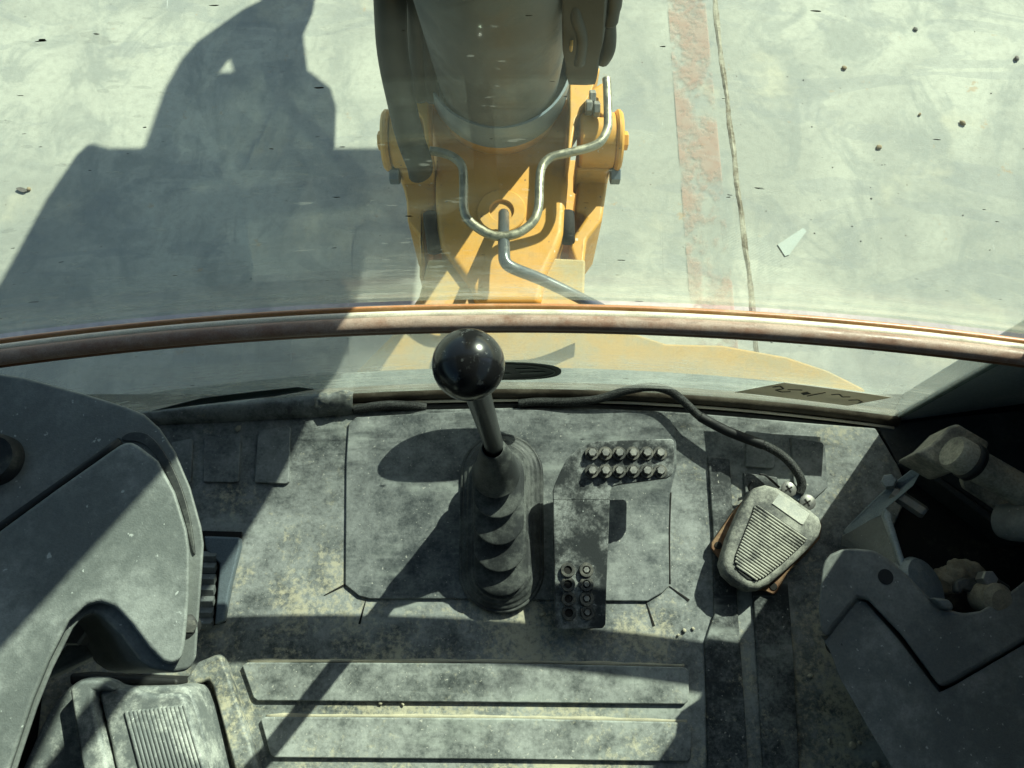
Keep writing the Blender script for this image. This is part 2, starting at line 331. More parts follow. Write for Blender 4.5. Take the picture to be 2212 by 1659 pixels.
# ------------------------------------------------------------------ cab shell
XW = .76
def gy(x): return .330 - .14 * x * x                # plan curve of the windshield
cab = {}
def struct(o): o['kind'] = 'structure'; return o
struct(box('cab_floor', (-.80, -1.1, -.10), (.80, .33, -.014), M['black']))
struct(box('cab_roof', (-.80, -1.1, 1.60), (.80, .40, 1.66), M['roof']))
struct(box('cab_wall_rear', (-.80, -1.16, -.10), (.80, -1.105, 1.595), M['wallint']))
struct(box('cab_wall_left', (-.83, -1.10, -.10), (-.805, .22, .62), M['wallint']))
struct(box('cab_wall_right', (.805, -1.10, -.10), (.83, .36, .72), M['wallint']))
def pillar(pts, name='cab_pillar'):
    return struct(prism(name, [Vector((x, y, 1.595)) for x, y in pts], 1.675, M['pillar'], None, .008))
pillar([(.538, .288), (.570, .335), (.80, .365), (.80, .325)])
pillar([(-.80, .215), (-.80, .30), (-.70, .30), (-.70, .255)])
pillar([(.70, -1.10), (.70, -1.0), (.80, -1.0), (.80, -1.10)]); pillar([(-.80, -1.10), (-.80, -1.0), (-.70, -1.0), (-.70, -1.10)])

for _x, _z, _l in ((-.82, .625, 'tinted door glass on the left side of the cab'), (.815, .725, 'tinted side glass on the right of the cab')):
    tag(box('side_window', (_x, -.99, _z), (_x + .005, .21, 1.59), M['glassside']), _l, 'window')

# ------------------------------------------------------------------ windshield panes
def pane(name, z0, z1, m, parent, x0=-.70, x1=.548, th=.004, zn=6, lean=0.0):
    nx = 60; vs_, fs = [], []
    for s in (0, 1):
        for j in range(zn + 1):
            z = z0 + (z1 - z0) * j / zn
            for i in range(nx + 1):
                x = x0 + (x1 - x0) * i / nx; vs_.append((x, gy(x) + s * th + lean * (z - z0), z))
    W = nx + 1; L = W * (zn + 1)
    for j in range(zn):
        for i in range(nx):
            a = j * W + i; fs.append([a, a + 1, a + W + 1, a + W]); fs.append([L + a, L + a + W, L + a + W + 1, L + a + 1])
    for i in range(nx):
        fs.append([i, L + i, L + i + 1, i + 1]); a = zn * W + i; fs.append([a, a + 1, L + a + 1, L + a])
    for j in range(zn):
        a = j * W; fs.append([a, a + W, L + a + W, L + a]); a = j * W + nx; fs.append([a, L + a, L + a + W, a + W])
    me = bpy.data.meshes.new(name); me.from_pydata(vs_, [], fs); return new(name, me, m, parent, smooth=False)
lw_ = thing('windshield', 'dusty curved lower windshield pane between floor and brown rail', 'windshield', (0, .33, .012))
pane('glass_pane', .012, .300, M['glasslow'], lw_)
uw_ = thing('windshield', 'large tinted upper windshield pane above the brown rail', 'windshield', (0, .33, .318))
pane('glass_pane', .318, 1.55, M['glassup'], uw_, zn=12)
f0 = lambda z: (lambda x: (gy(x), z))
sweep_curve('edge_seal', lambda x: (gy(x), .012), -.70, .546, [(-.009, -.024), (.012, -.024), (.012, -.006), (.006, -.002), (-.004, -.002), (-.009, -.008)], M['gasket'], lw_)
sweep_curve('edge_trim', lambda x: (gy(x) - .012, -.004), -.66, .54, oval(.0022, .0022, 10), M['sealpale'], lw_)
sweep_curve('edge_bead', lambda x: (gy(x) - .0185, -.010), -.66, .54, oval(.0045, .005, 10), M['black'], lw_)
# rail between the panes
rl = thing('window_rail', 'glossy copper brown rail curving across between the two windshield panes', 'rail', (0, .32, .29))
RY = lambda row, z: U(1106, row, z).y - .330
sweep_curve('rail_core', lambda x: (gy(x) + RY(686, .294), .293), -.70, .60, oval(.0080, .012, 16), M['sealbrown'], rl, 64)
sweep_curve('rail_body', lambda x: (gy(x) + RY(694, .316), .312), -.70, .60, oval(.0082, .0068, 20), M['sealmauve'], rl, 64)
sweep_curve('rail_lip', lambda x: (gy(x) + RY(711, .303), .303), -.70, .60, oval(.0036, .0050, 12), M['sealbrown'], rl, 64)
sweep_curve('highlight_bead', lambda x: (gy(x) + RY(676, .312), .309), -.70, .60, oval(.0050, .0050, 14), M['sealpale'], rl, 64)  # near-white colour paints in the highlight running along the rail
sweep_curve('orange_bead', lambda x: (gy(x) + RY(662, .309), .306), -.70, .60, oval(.0040, .0050, 12), M['sealorange'], rl, 64)
# decals on the inside of the lower pane
def decal(name, pts, m, parent, off=-.0015, th=.0006):
    top = [Vector((x, gy(x) + off, z)) for x, z in pts]
    return prism(name, top, th, m, parent, direction=(0, 1, 0))
def subdiv(poly, n=8):
    out = []
    for (a, b), (c, d) in zip(poly, poly[1:] + poly[:1]): out += [(a + (c - a) * i / n, b + (d - b) * i / n) for i in range(n)]
    return out
d1 = decal('warning_sticker', subdiv([(.306, .042), (.355, .098), (.497, .088), (.462, .034)]), M['decal'], lw_); tag(d1, 'worn grey rectangular sticker with faded dark print')
def mark(pts, w=.0022):
    for (a, b), (c, d) in zip(pts, pts[1:]):
        n = Vector((d - b, 0, a - c)).normalized() * w * .5
        decal('print', [(a + n.x, b + n.z), (c + n.x, d + n.z), (c - n.x, d - n.z), (a - n.x, b - n.z)], M['decalink'], d1, -.0030, .0005)
mark([(.345, .080), (.352, .088), (.360, .078), (.352, .070), (.362, .064), (.372, .070)]); mark([(.366, .076), (.384, .080)]); mark([(.398, .058), (.414, .080)])
mark([(.424, .074), (.432, .080), (.440, .070), (.449, .074)]); mark([(.452, .060), (.462, .066), (.470, .060), (.468, .052)])
decal('print', [(.386, .068), (.392, .075), (.399, .069), (.392, .061)], M['decalink'], d1, -.0030, .0005)
oc = (-.018, .092)
d2 = decal('oval_sticker', [(oc[0] + .083 * math.copysign(abs(math.cos(a)) ** .75, math.cos(a)), oc[1] + .036 * math.copysign(abs(math.sin(a)) ** .8, math.sin(a))) for a in [2 * math.pi * i / 40 for i in range(40)]], M['decaldark'], lw_); tag(d2, 'dark green oval sticker with a pale outline')
ring = [2 * math.pi * i / 40 for i in range(41)]
rp = [(oc[0] + .074 * math.cos(a), oc[1] + .030 * math.sin(a)) for a in ring]
for (a, b), (c, d) in zip(rp, rp[1:]):
    n = Vector((d - b, 0, a - c)).normalized() * .0009
    decal('outline', [(a + n.x, b + n.z), (c + n.x, d + n.z), (c - n.x, d - n.z), (a - n.x, b - n.z)], M['decalpale'], d2, -.0028, .0004)
for q in ([(.012, .085), (.045, .090), (.040, .094), (.010, .091)], [(.006, .100), (.034, .103), (.026, .107), (.004, .105)], [(-.03, .08), (.0, .084), (-.004, .088), (-.03, .086)]):
    decal('emblem', q, M['decalpale'], d2, -.0028, .0004)
d3 = decal('long_strip', subdiv([(-.50, .024), (-.42, .052), (-.29, .060), (-.27, .046), (-.33, .030)]), M['decaldark'], lw_); tag(d3, 'long dark green strip along the bottom edge')  # flat dark green band low on the left of the pane

# ------------------------------------------------------------------ rubber floor mat and its raised fields
mt = thing('floor_mat', 'dusty black moulded rubber mat covering the cab floor', 'floor mat', (0, 0, -.012))
def ext(pts): return pts
sheet = [(150, 900), (300, 905), (560, 893), (760, 888), (900, 884), (1100, 880), (1300, 882), (1450, 888), (1600, 900), (1760, 914), (1892, 924), (1946, 1014), (1962, 1070), (1905, 1200), (1960, 1400), (2060, 1659), (2080, 1760), (60, 1760), (100, 1400)]
bevel(prism('mat_sheet', UL(sheet, 0.0), .012, M['mat'], mt), .003, 2)
def field(name, pts, h, m, bev=.002, label=None, rnd=3):
    o = prism(name, UL(pts, h), h + .002, m, mt, bev, 2)
    if label: o['label'] = label
    return o
field('centre_panel', smoothpts([(770, 902), (900, 893), (1100, 884), (1300, 886), (1420, 893), (1450, 905), (1462, 935), (1462, 1010), (1447, 1070), (1446, 1262), (1432, 1280), (1400, 1299), (1240, 1296), (1100, 1290), (800, 1293), (775, 1290), (745, 1264), (747, 1000), (752, 920)], 2, True) and [(770, 900), (900, 893), (1100, 884), (1300, 886), (1420, 893), (1448, 905), (1461, 930), (1462, 1010), (1447, 1070), (1446, 1266), (1432, 1280), (1400, 1299), (1240, 1298), (1100, 1294), (800, 1294), (775, 1288), (745, 1264), (747, 1000), (752, 915)], .0045, M['centre'], .002, 'smooth raised centre field under lever and pedal')
field('raised_panel', [(522, 1438), (532, 1431), (1100, 1433), (1480, 1441), (1490, 1449), (1488, 1514), (1480, 1522), (1100, 1518), (556, 1514), (547, 1508)], .006, M['panel'], .002)
field('raised_panel', [(562, 1554), (572, 1549), (1100, 1552), (1486, 1561), (1496, 1569), (1493, 1639), (1485, 1646), (1100, 1641), (592, 1637), (583, 1630)], .006, M['panel'], .002)
field('raised_panel', [(602, 1674), (612, 1668), (1488, 1680), (1498, 1690), (1496, 1760), (620, 1755)], .006, M['panel'], .002)
field('pad', [(440, 943), (517, 936), (520, 941), (515, 1039), (509, 1042), (438, 1041)], .005, M['centre'], .0015)
field('pad', [(557, 930), (622, 919), (627, 924), (624, 1041), (617, 1045), (549, 1042)], .005, M['centre'], .0015)
field('pad', [(370, 955), (412, 947), (416, 951), (412, 1040), (406, 1043), (366, 1042)], .005, M['centre'], .0015)
field('pad', [(1612, 930), (1668, 936), (1672, 941), (1674, 1008), (1668, 1012), (1612, 1008)], .005, M['centre'], .0015)
field('pad', [(1710, 944), (1776, 955), (1783, 963), (1789, 1052), (1757, 1081), (1716, 1072)], .005, M['centre'], .0015)
field('raised_strip', [(1529, 985), (1577, 990), (1585, 1130), (1594, 1314), (1609, 1522), (1617, 1659), (1622, 1760), (1530, 1760), (1526, 1500), (1522, 1390), (1530, 1365), (1543, 1325), (1540, 1144)], .005, M['stripmat'], .002)
field('raised_strip', [(1606, 1020), (1680, 1030), (1702, 1256), (1715, 1415), (1728, 1659), (1733, 1760), (1655, 1760), (1649, 1659), (1637, 1450), (1627, 1288)], .005, M['stripmat'], .002)
field('edge_moulding', [(396, 1475), (425, 1431), (468, 1413), (478, 1419), (505, 1496), (555, 1659), (588, 1760), (536, 1760), (506, 1659), (459, 1482), (450, 1468), (400, 1488)], .020, M['mat'], .006, 'raised dusty moulding along the mat edge')
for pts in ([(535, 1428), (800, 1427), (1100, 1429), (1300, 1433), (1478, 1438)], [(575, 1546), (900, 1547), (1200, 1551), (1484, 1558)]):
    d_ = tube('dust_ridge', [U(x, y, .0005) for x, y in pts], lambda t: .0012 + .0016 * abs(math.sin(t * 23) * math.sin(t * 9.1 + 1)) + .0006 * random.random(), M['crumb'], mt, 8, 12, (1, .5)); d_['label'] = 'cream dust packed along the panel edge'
# slits in the mat: narrow open cuts with lifted lips
for a, b, c in (((700, 1286), (745, 1263), 3), ((790, 1297), (776, 1348), 3), ((1446, 1266), (1489, 1297), 3), ((1396, 1300), (1413, 1352), 3)):
    p, q = U(*a, .001), U(*b, .001); d = (q - p).normalized(); n = Vector((-d.y, d.x, 0)) * .0014
    prism('slit', [p + n * .3, q + n, q - n, p - n * .3], .002, M['darkhole'], mt)
tube('panel_seam', [U(1449, 1064, .003), U(1446, 1150, .004), U(1447, 1262, .003)], .0012, M['darkhole'], mt, 6, 4)
# lifted, torn front edge of the mat on the left
bm = bmesh.new(); rows = []
fl = [(292, 893, 300, 915), (400, 878, 400, 912), (500, 868, 500, 908), (560, 864, 560, 905), (620, 862, 620, 902), (690, 852, 690, 898), (720, 850, 722, 895), (742, 843, 742, 894), (764, 846, 762, 890)]
for i, (x, y, x2, y2) in enumerate(fl):
    a = U(x, y, .013 + (.012 if i > 5 else 0) + .003 * math.sin(i * 2.3)); b = U(x2, y2, .001); mid = (a + b) / 2 + Vector((0, -.003, .004))
    rows.append([a, (a + mid) / 2 + Vector((0, 0, .003)), mid, b])
V = [[bm.verts.new(p) for p in r] for r in rows]
for a, b in zip(V, V[1:]):
    for j in range(3): bm.faces.new((a[j], b[j], b[j + 1], a[j + 1]))
me = bpy.data.meshes.new('torn_flap'); bm.to_mesh(me); bm.free()
o = new('torn_flap', me, M['mat'], mt, smooth=True); s = o.modifiers.new('thick', 'SOLIDIFY'); s.thickness = .0035; o['label'] = 'curled torn front edge of the mat'

# ------------------------------------------------------------------ lever with ball knob and bellows boot
lv = thing('control_lever', 'control lever with glossy black ball knob rising from a ribbed rubber boot', 'lever', U(1082, 1200, 0.007))
KN = U(1012, 788, .53); LB = U(1068, 965, .14)
lathe('knob', [(.0262 * math.sin(math.pi * i / 28), -.0262 * math.cos(math.pi * i / 28)) for i in range(29)], M['knob'], lv, KN, (0, 0, 1), 48)
ax = (KN - LB).normalized()
lathe('knob_collar', [(.0145, -.034), (.0145, -.022), (.0125, -.018)], M['shaft'], lv, KN, ax, 28)
tube('shaft', [LB - ax * .05, LB, LB + ax * .1, KN - ax * .02], lambda t: .0122 - .0012 * t, M['shaft'], lv, 22, 4)
def stadium(cx, y0, y1, w, z, n=40):
    y0, y1 = min(y0, y1), max(y0, y1); half = max((y1 - y0) / 2 - w, 0); cy = (y0 + y1) / 2; out = []
    for i in range(n):
        a = 2 * math.pi * i / n; out.append((cx + w * math.cos(a), cy + w * math.sin(a) + (half if math.sin(a) >= 0 else -half), z))
    return out
loops = []
yb = U(1082, 1312, 0).y; yf = U(1082, 960, 0).y
for _g, _z in ((0, .006), (0, .0125), (.006, .0135), (.007, .0175), (.012, .0185), (.013, .0215), (.016, .022)): loops.append(stadium(-.014, yb - .004 + _g, yf + .010 - _g, .053 - _g * 1.05, _z))
# folds: (row of the rear lip, height); each tread runs in under the lip above it
folds = [(1288, .028), (1236, .047), (1178, .066), (1120, .085), (1065, .106)]
for i, (row, z) in enumerate(folds):
    t = i / 4; r = U(1082, row, z).y; fr = yf - .006 - .034 * t; w = .036 - .006 * t; cx = -.014 - .006 * t
    [loops.append(stadium(*q)) for q in ((cx, r + .014, fr - .004, w * .84, z - .004), (cx, r + .002, fr, w * .985, z - .0006), (cx, r, fr, w, z), (cx, r + .0004, fr - .0003, w * .99, z + .0012), (cx, r + .003, fr - .001, w * .96, z + .0022), (cx - .001, r + .032, fr - .006, w * .74, z + .009))[:5 if i == 4 else 6]]
r4 = U(1082, 1065, .106).y
for _q in ((-.019, r4 + .010, yf - .040, .0262, .116), (-.020, r4 + .026, yf - .042, .0225, .133), (-.022, r4 + .044, yf - .044, .0170, .150), (-.023, r4 + .052, yf - .048, .0138, .157), (-.023, r4 + .054, yf - .050, .0125, .157)): loops.append(stadium(*_q))
vs_ = [v for l in loops for v in l]; n = 40
fs = [[i * n + k_, i * n + (k_ + 1) % n, (i + 1) * n + (k_ + 1) % n, (i + 1) * n + k_] for i in range(len(loops) - 1) for k_ in range(n)]
me = bpy.data.meshes.new('boot'); me.from_pydata(vs_, [], fs)
o = new('boot', me, M['boot'], lv, smooth=True); ss = o.modifiers.new('sub', 'SUBSURF'); ss.levels = 1; ss.render_levels = 2
prism('boot_flange', [Vector(p) for p in stadium(-.014, yb - .008, yf + .014, .057, .0095)], .009, M['boot'], lv, .003)

# ------------------------------------------------------------------ foot pedal
def c6(cx, cy): return (950.4 + .4271 * cx, 673.9 + .4271 * cy)
pd = thing('foot_pedal', 'black steel L-shaped foot pedal studded with hex bolts beside the lever', 'pedal', U(1250, 1200, .007))
ZU, ZM, ZL = .074, .060, .036
up_ = [(800, 652), (1165, 640), (1180, 646), (1186, 662), (1186, 800), (1172, 826), (1150, 840), (905, 873), (872, 882), (862, 905), (860, 952), (572, 952), (570, 905), (585, 860), (612, 800), (640, 745), (690, 697), (760, 660)]
up3 = [U(*c6(x, y), ZU - (ZU - ZM) * max(0, (y - 840)) / 106) for x, y in up_]
prism('tread_plate', up3, .006, M['pedal'], pd, .0015, 2)
lo_ = [(573, 936), (859, 936), (856, 1060), (850, 1200), (842, 1400), (838, 1580), (822, 1600), (600, 1605), (582, 1590), (578, 1300), (573, 1100)]
prism('heel_plate', [U(*c6(x, y), ZM - .0007 - (ZM - ZL) * (y - 948) / 650) for x, y in lo_], .006, M['pedal'], pd, .0015, 2)
box('pivot_block', tuple(U(1205, 1330, .008) + Vector((0, 0, 0))), tuple(U(1300, 1230, .03) + Vector((0, 0, -.002))), M['darkhole'], pd)
def hexmesh(name, r, h, m, washer=True):
    vs_ = [(r * math.cos(math.pi / 3 * i), r * math.sin(math.pi / 3 * i), z) for z in (0, h * .85) for i in range(6)] + [(r * .86 * math.cos(math.pi / 3 * i), r * .86 * math.sin(math.pi / 3 * i), h) for i in range(6)]
    fs = [[i, (i + 1) % 6, 6 + (i + 1) % 6, 6 + i] for i in range(6)] + [[6 + i, 6 + (i + 1) % 6, 12 + (i + 1) % 6, 12 + i] for i in range(6)] + [[12, 13, 14, 15, 16, 17]]
    me = bpy.data.meshes.new(name); me.from_pydata(vs_, [], fs); me.materials.append(m); return me
HEX = hexmesh('hex_bolt', .0056, .0072, M['bolt'])
def ringmesh(name, ri, ro, h, m, n=20):
    vs_ = [(r * math.cos(2 * math.pi * i / n), r * math.sin(2 * math.pi * i / n), z) for r, z in ((ro, 0), (ro * .93, h), (ri, h), (ri, -.001)) for i in range(n)]
    fs = [[a * n + i, a * n + (i + 1) % n, (a + 1) * n + (i + 1) % n, (a + 1) * n + i] for a in range(3) for i in range(n)]
    fs.append([3 * n + i for i in range(n)])
    me = bpy.data.meshes.new(name); me.from_pydata(vs_, [], fs); me.materials.append(m); return me
WASH = ringmesh('washer', .0060, .0094, .0022, M['washer']); RING = ringmesh('grommet', .0052, .0094, .0032, M['washer']); RINGIN = ringmesh('bore', .0001, .0050, .0005, M['darkhole'])
for j, y in enumerate((716, 806)):
    for i, x in enumerate((768, 836, 905, 975, 1045, 1113)):
        p = U(*c6(x, y), ZU + .0004 - .001 * j)
        b = new('bolt', HEX, None, pd, p + Vector((0, 0, .0012))); b.rotation_euler = (0, 0, random.random())
        new('washer', WASH, None, b, p); b.children[0].matrix_parent_inverse = Matrix.Translation(-(p + Vector((0, 0, .0012))))
for i, (x, y) in enumerate(((647, 1305), (740, 1305), (647, 1377), (740, 1377), (650, 1450), (742, 1450), (652, 1522), (745, 1520))):
    p = U(*c6(x, y), ZM - (ZM - ZL) * (y - 948) / 650 + .0006)
    g = new('grommet', RING, None, pd, p)
    c = new('bore' if i % 2 == 0 else 'bolt', RINGIN if i % 2 == 0 else HEX, None, g, p + Vector((0, 0, .0006 if i % 2 == 0 else -.002)))
    c.matrix_parent_inverse = Matrix.Translation(-p); 
    if i % 2: c.scale = (.72, .72, .8)

# ------------------------------------------------------------------ foot switch with ribbed pad and its braided cable
def cf(cx, cy): return (1503.4 + .1875 * cx, 1002.2 + .1875 * cy)
fsw = thing('foot_switch', 'dusty teardrop foot switch with ribbed pad lying on the mat', 'foot switch', U(1660, 1160, 0))
SZ = .040
bp = [(620, 330), (420, 560), (185, 900), (175, 970), (215, 1020), (265, 1080), (290, 1150), (340, 1270), (450, 1390), (600, 1462), (780, 1455), (895, 1505), (935, 1485), (1065, 1250), (1300, 1010), (1430, 860), (1455, 700), (1300, 520), (950, 280), (820, 245)]
prism('base_plate', [U(*cf(x, y), .012) for x, y in bp], .006, M['rust'], fsw, .0015, 2)
for x, y in ((258, 938), (893, 1412)):
    new('mounting_hole', RINGIN, None, fsw, U(*cf(x, y), .0128))
hs = [(640, 318), (720, 262), (820, 236), (950, 272), (1060, 338), (1330, 528), (1432, 612), (1462, 710), (1436, 830), (1340, 942), (1180, 1102), (1000, 1262), (860, 1384), (740, 1446), (610, 1452), (460, 1380), (340, 1264), (300, 1140), (330, 1020), (380, 850), (460, 660), (540, 490)]
bevel(prism('housing', [U(*cf(x, y), SZ) for x, y in hs], .028, M['switch'], fsw, inset=-.03), .009, 4, 40)
pad = [(690, 472), (742, 478), (1262, 836), (1278, 872), (1262, 905), (1000, 1150), (800, 1308), (700, 1350), (600, 1332), (490, 1240), (440, 1130), (452, 1046), (645, 560), (662, 492)]
prism('pad', [U(*cf(x, y), SZ + .0015) for x, y in pad], .004, M['groove'], fsw, .001, 2)
# ribs across the pad, clipped to its outline
dx, dy = 530 / 643.5, 365 / 643.5; nx_, ny_ = -dy, dx
def clip(off):
    ts = []
    P0 = (740 + nx_ * off, 475 + ny_ * off)
    for (ax_, ay), (bx, by) in zip(pad, pad[1:] + pad[:1]):
        da = (ax_ - P0[0]) * nx_ + (ay - P0[1]) * ny_; db = (bx - P0[0]) * nx_ + (by - P0[1]) * ny_
        if (da < 0) != (db < 0):
            s = da / (da - db); ts.append((ax_ + (bx - ax_) * s - P0[0]) * dx + (ay + (by - ay) * s - P0[1]) * dy)
    return P0, (min(ts), max(ts)) if len(ts) > 1 else None
off = 26
while off < 740:
    P0, r = clip(off)
    if r and r[1] - r[0] > 60:
        e = [U(*cf(P0[0] + dx * t, P0[1] + dy * t), SZ + .002) for t in (r[0] + 12, r[1] - 12)]
        tube('rib', e, .00165, M['rib'], fsw, 8, 1, (1, .9))
    off += 33.5
lb = [(962, 336), (1312, 572), (1236, 700), (1205, 690), (876, 456)]
prism('label_plate', [U(*cf(x, y), SZ + .0012) for x, y in lb], .003, M['label'], fsw, .0006, 2)
prism('cable_clamp', [U(*cf(x, y), .030) for x, y in [(1020, 262), (1085, 235), (1330, 405), (1320, 470), (1240, 470), (1040, 335)]], .02, M['steelplate'], fsw, .002, 2)
for x, y in ((1072, 286), (1284, 442)):
    s_ = lathe('screw', [(.0105, 0), (.0105, .0015), (.008, .0034), (0, .0042)], M['bolt'], fsw, U(*cf(x, y), .031), (0, 0, 1), 24)
    for rz in (.5, .5 + math.pi / 2):
        d = Vector((math.cos(rz), math.sin(rz), 0)) * .0052; n = Vector((-d.y, d.x, 0)) * .17; q = U(*cf(x, y), .0356)
        prism('cross_slot', [q - d + n, q + d + n, q + d - n, q - d - n], .001, M['darkhole'], s_)
for pts in ([(650, 200), (615, 240), (612, 290), (630, 320)], [(735, 118), (800, 130), (870, 190), (960, 270)]):
    tube('tie_end', [U(*cf(x, y), .028 - .004 * i) for i, (x, y) in enumerate(pts)], .0016, M['black'], fsw, 8, 5)
cb = [(1120, 872, .004), (1160, 868, .006), (1228, 868, .010), (1292, 862, .014), (1348, 845, .022), (1403, 836, .026), (1442, 843, .026), (1471, 862, .026), (1512, 900, .028), (1550, 921, .030), (1585, 937, .032), (1649, 961, .036), (1691, 985, .038), (1720, 1017, .038), (1732, 1045, .034), (1726, 1066, .030)]
cbo = tube('braided_cable', [U(x, y, z) for x, y, z in cb], .0060, M['braid'], None, 14, 8)
tag(cbo, 'black braided cable running from the window seal to the foot switch', 'cable')
tube('tape_wrap', [U(x, y, z) for x, y, z in cb[8:12]], .0068, M['black'], cbo, 14, 8)
cbo2 = tube('braided_cable', [U(x, y, z) for x, y, z in [(764, 886, .004), (800, 879, .008), (840, 875, .008), (880, 876, .004), (920, 880, -.004)]], .0065, M['braid'], None, 12, 6)
tag(cbo2, 'short visible length of braided cable behind the torn mat edge', 'cable')

# ------------------------------------------------------------------ left console, footrest and floor vent
def c4(cx, cy): return (.552 * cx, 743 + .552 * cy)
ZC = .46
lc = thing('side_console', 'large grey plastic console on the left with a cover held by a screw', 'console', U(200, 1200, 0))
shell = [(-260, 1150), (-260, 800), (0, 806), (55, 814), (188, 850), (276, 877), (315, 894), (348, 924), (381, 974), (414, 1052), (438, 1138), (443, 1175), (439, 1240), (431, 1350), (426, 1424), (408, 1449), (381, 1453), (330, 1446), (300, 1425), (262, 1372), (225, 1336), (204, 1322), (180, 1332), (160, 1356), (116, 1444), (83, 1527), (50, 1626), (20, 1720), (-260, 1720)]
bevel(prism('shell', UL(shell, ZC), .13, M['console'], lc, direction=(-.75, -.05, -1)), .028, 6, 25)
cov = [(-200, 1268), (0, 1146), (120, 1058), (262, 958), (282, 953), (300, 962), (342, 994), (379, 1062), (404, 1142), (411, 1190), (409, 1290), (400, 1390), (392, 1424), (372, 1436), (352, 1430), (322, 1400), (285, 1350), (250, 1312), (215, 1300), (185, 1308), (150, 1340), (105, 1430), (70, 1515), (35, 1620), (8, 1700), (-200, 1700)]
bevel(prism('cover', UL(cov, ZC + .010), .03, M['console_cover'], lc, direction=(-.45, 0, -1)), .016, 5, 25)
tube('groove', [U(-60, 1184, ZC + .001), U(120, 1056, ZC + .001), U(262, 954, ZC + .001)], .004, M['black'], lc, 8, 3)
hl = smoothpts([U(x, y, ZC + .0022) for x, y in [(262, 950), (280, 934), (318, 938), (352, 975), (384, 1035), (408, 1110), (420, 1190), (414, 1186), (398, 1120), (372, 1050), (338, 988), (304, 956)]], 3, True)
prism('rim_hollow_shade', hl, .004, M['boot'], lc, .001, 2)  # dark crescent laid on the rim, its colour painting the hollow's shade
p = U(407, 1353, ZC - .002)
s_ = lathe('screw', [(.0085, 0), (.0085, .003), (.006, .005), (0, .0055)], M['black'], lc, p, (.55, 0, .83), 24)
lathe('screw_head', [(.0048, .004), (.0048, .0065), (0, .007)], M['washer'], s_, p, (.55, 0, .83), 6)
lathe('switch_dial', [(.020, -.004), (.020, .006), (.017, .010), (.012, .008), (0, .008)], M['black'], lc, U(-4, 995, ZC + .001), (0, 0, 1), 32)
# bracket and bolt inside the open arch
br = prism('inner_bracket', [U(x, y, .34) for x, y in [(90, 1470), (130, 1405), (190, 1340), (260, 1390), (262, 1412), (200, 1418)]], .02, M['console'], lc, .004)
bo = U(178, 1366, .361); hb = new('bolt', HEX, None, br, bo); hb.scale = (2.1, 2.1, 2.2); hb.matrix_parent_inverse = Matrix.Translation(-Vector(br.location)) @ br.matrix_parent_inverse.inverted() if False else Matrix.Identity(4)
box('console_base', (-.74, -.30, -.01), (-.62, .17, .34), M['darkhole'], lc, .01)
ft = thing('footrest', 'ribbed grey plastic footrest below the left console, dusty and sunlit', 'footrest', U(280, 1600, 0))
def c8(cx, cy): return (.2656 * cx, 1347.8 + .2656 * cy)
fo = [(100, 1360), (180, 1171), (330, 830), (440, 630), (550, 518), (640, 452), (720, 435), (820, 440), (900, 466), (965, 508), (1100, 512), (1480, 500), (1540, 540), (1600, 690), (1660, 960), (1710, 1200), (1790, 1560), (60, 1560)]
bevel(prism('body', [U(*c8(x, y), .07) for x, y in fo], .075, M['footrest'], ft), .008, 4, 25)
bevel(prism('side_ridge', [U(*c8(x, y), .098) for x, y in [(560, 530), (650, 462), (760, 455), (860, 476), (930, 540), (760, 548), (745, 640), (800, 860), (860, 1100), (960, 1560), (760, 1560), (650, 1100)]], .035, M['footrest'], ft), .012, 4, 25)
bevel(prism('tread_block', [U(*c8(x, y), .088) for x, y in [(790, 545), (860, 525), (1100, 520), (1200, 575), (1460, 560), (1500, 600), (1560, 780), (1680, 1250), (1760, 1560), (1010, 1560), (900, 1000)]], .022, M['footrest'], ft), .006, 3, 25)
for i in range(15):
    t = i / 14; a = (1030 + (1500 - 1030) * t, 712 - 52 * t); b = (1150 + (1660 - 1150) * t + 90, 1171 + 330)
    e0, e1 = U(*c8(*a), .0885), U(*c8(*b), .0885)
    tube('rib', [e0, e1], .0026, M['footrest'], ft, 8, 1, (1, 1.1))
bevel(prism('rear_bar', [U(*c8(x, y), .05) for x, y in [(560, 400), (1440, 440), (1455, 500), (940, 500), (560, 500)]], .05, M['black'], ft), .006, 3)
vt = thing('floor_vent', 'slatted air vent in a grey surround beside the left console', 'vent', U(470, 1240, 0))
prism('recess', [U(*c4(x, y), .004) for x, y in [(760, 730), (945, 735), (942, 760), (880, 1090), (760, 1120)]], .012, M['darkhole'], vt)
prism('surround', [U(*c4(x, y), .016) for x, y in [(795, 750), (938, 756), (940, 790), (900, 950), (875, 1085), (838, 1100), (858, 860), (805, 808)]], .012, M['steelplate'], vt, .003, 2)
for y in (832, 876, 921, 964, 1008, 1052, 1094):
    e = [U(*c4(x, y), .014) for x in (740, 848 - (y - 830) * .06)]
    tube('slat', e, .0058, M['console'], vt, 4, 1, (1.2, .9), smooth=False)

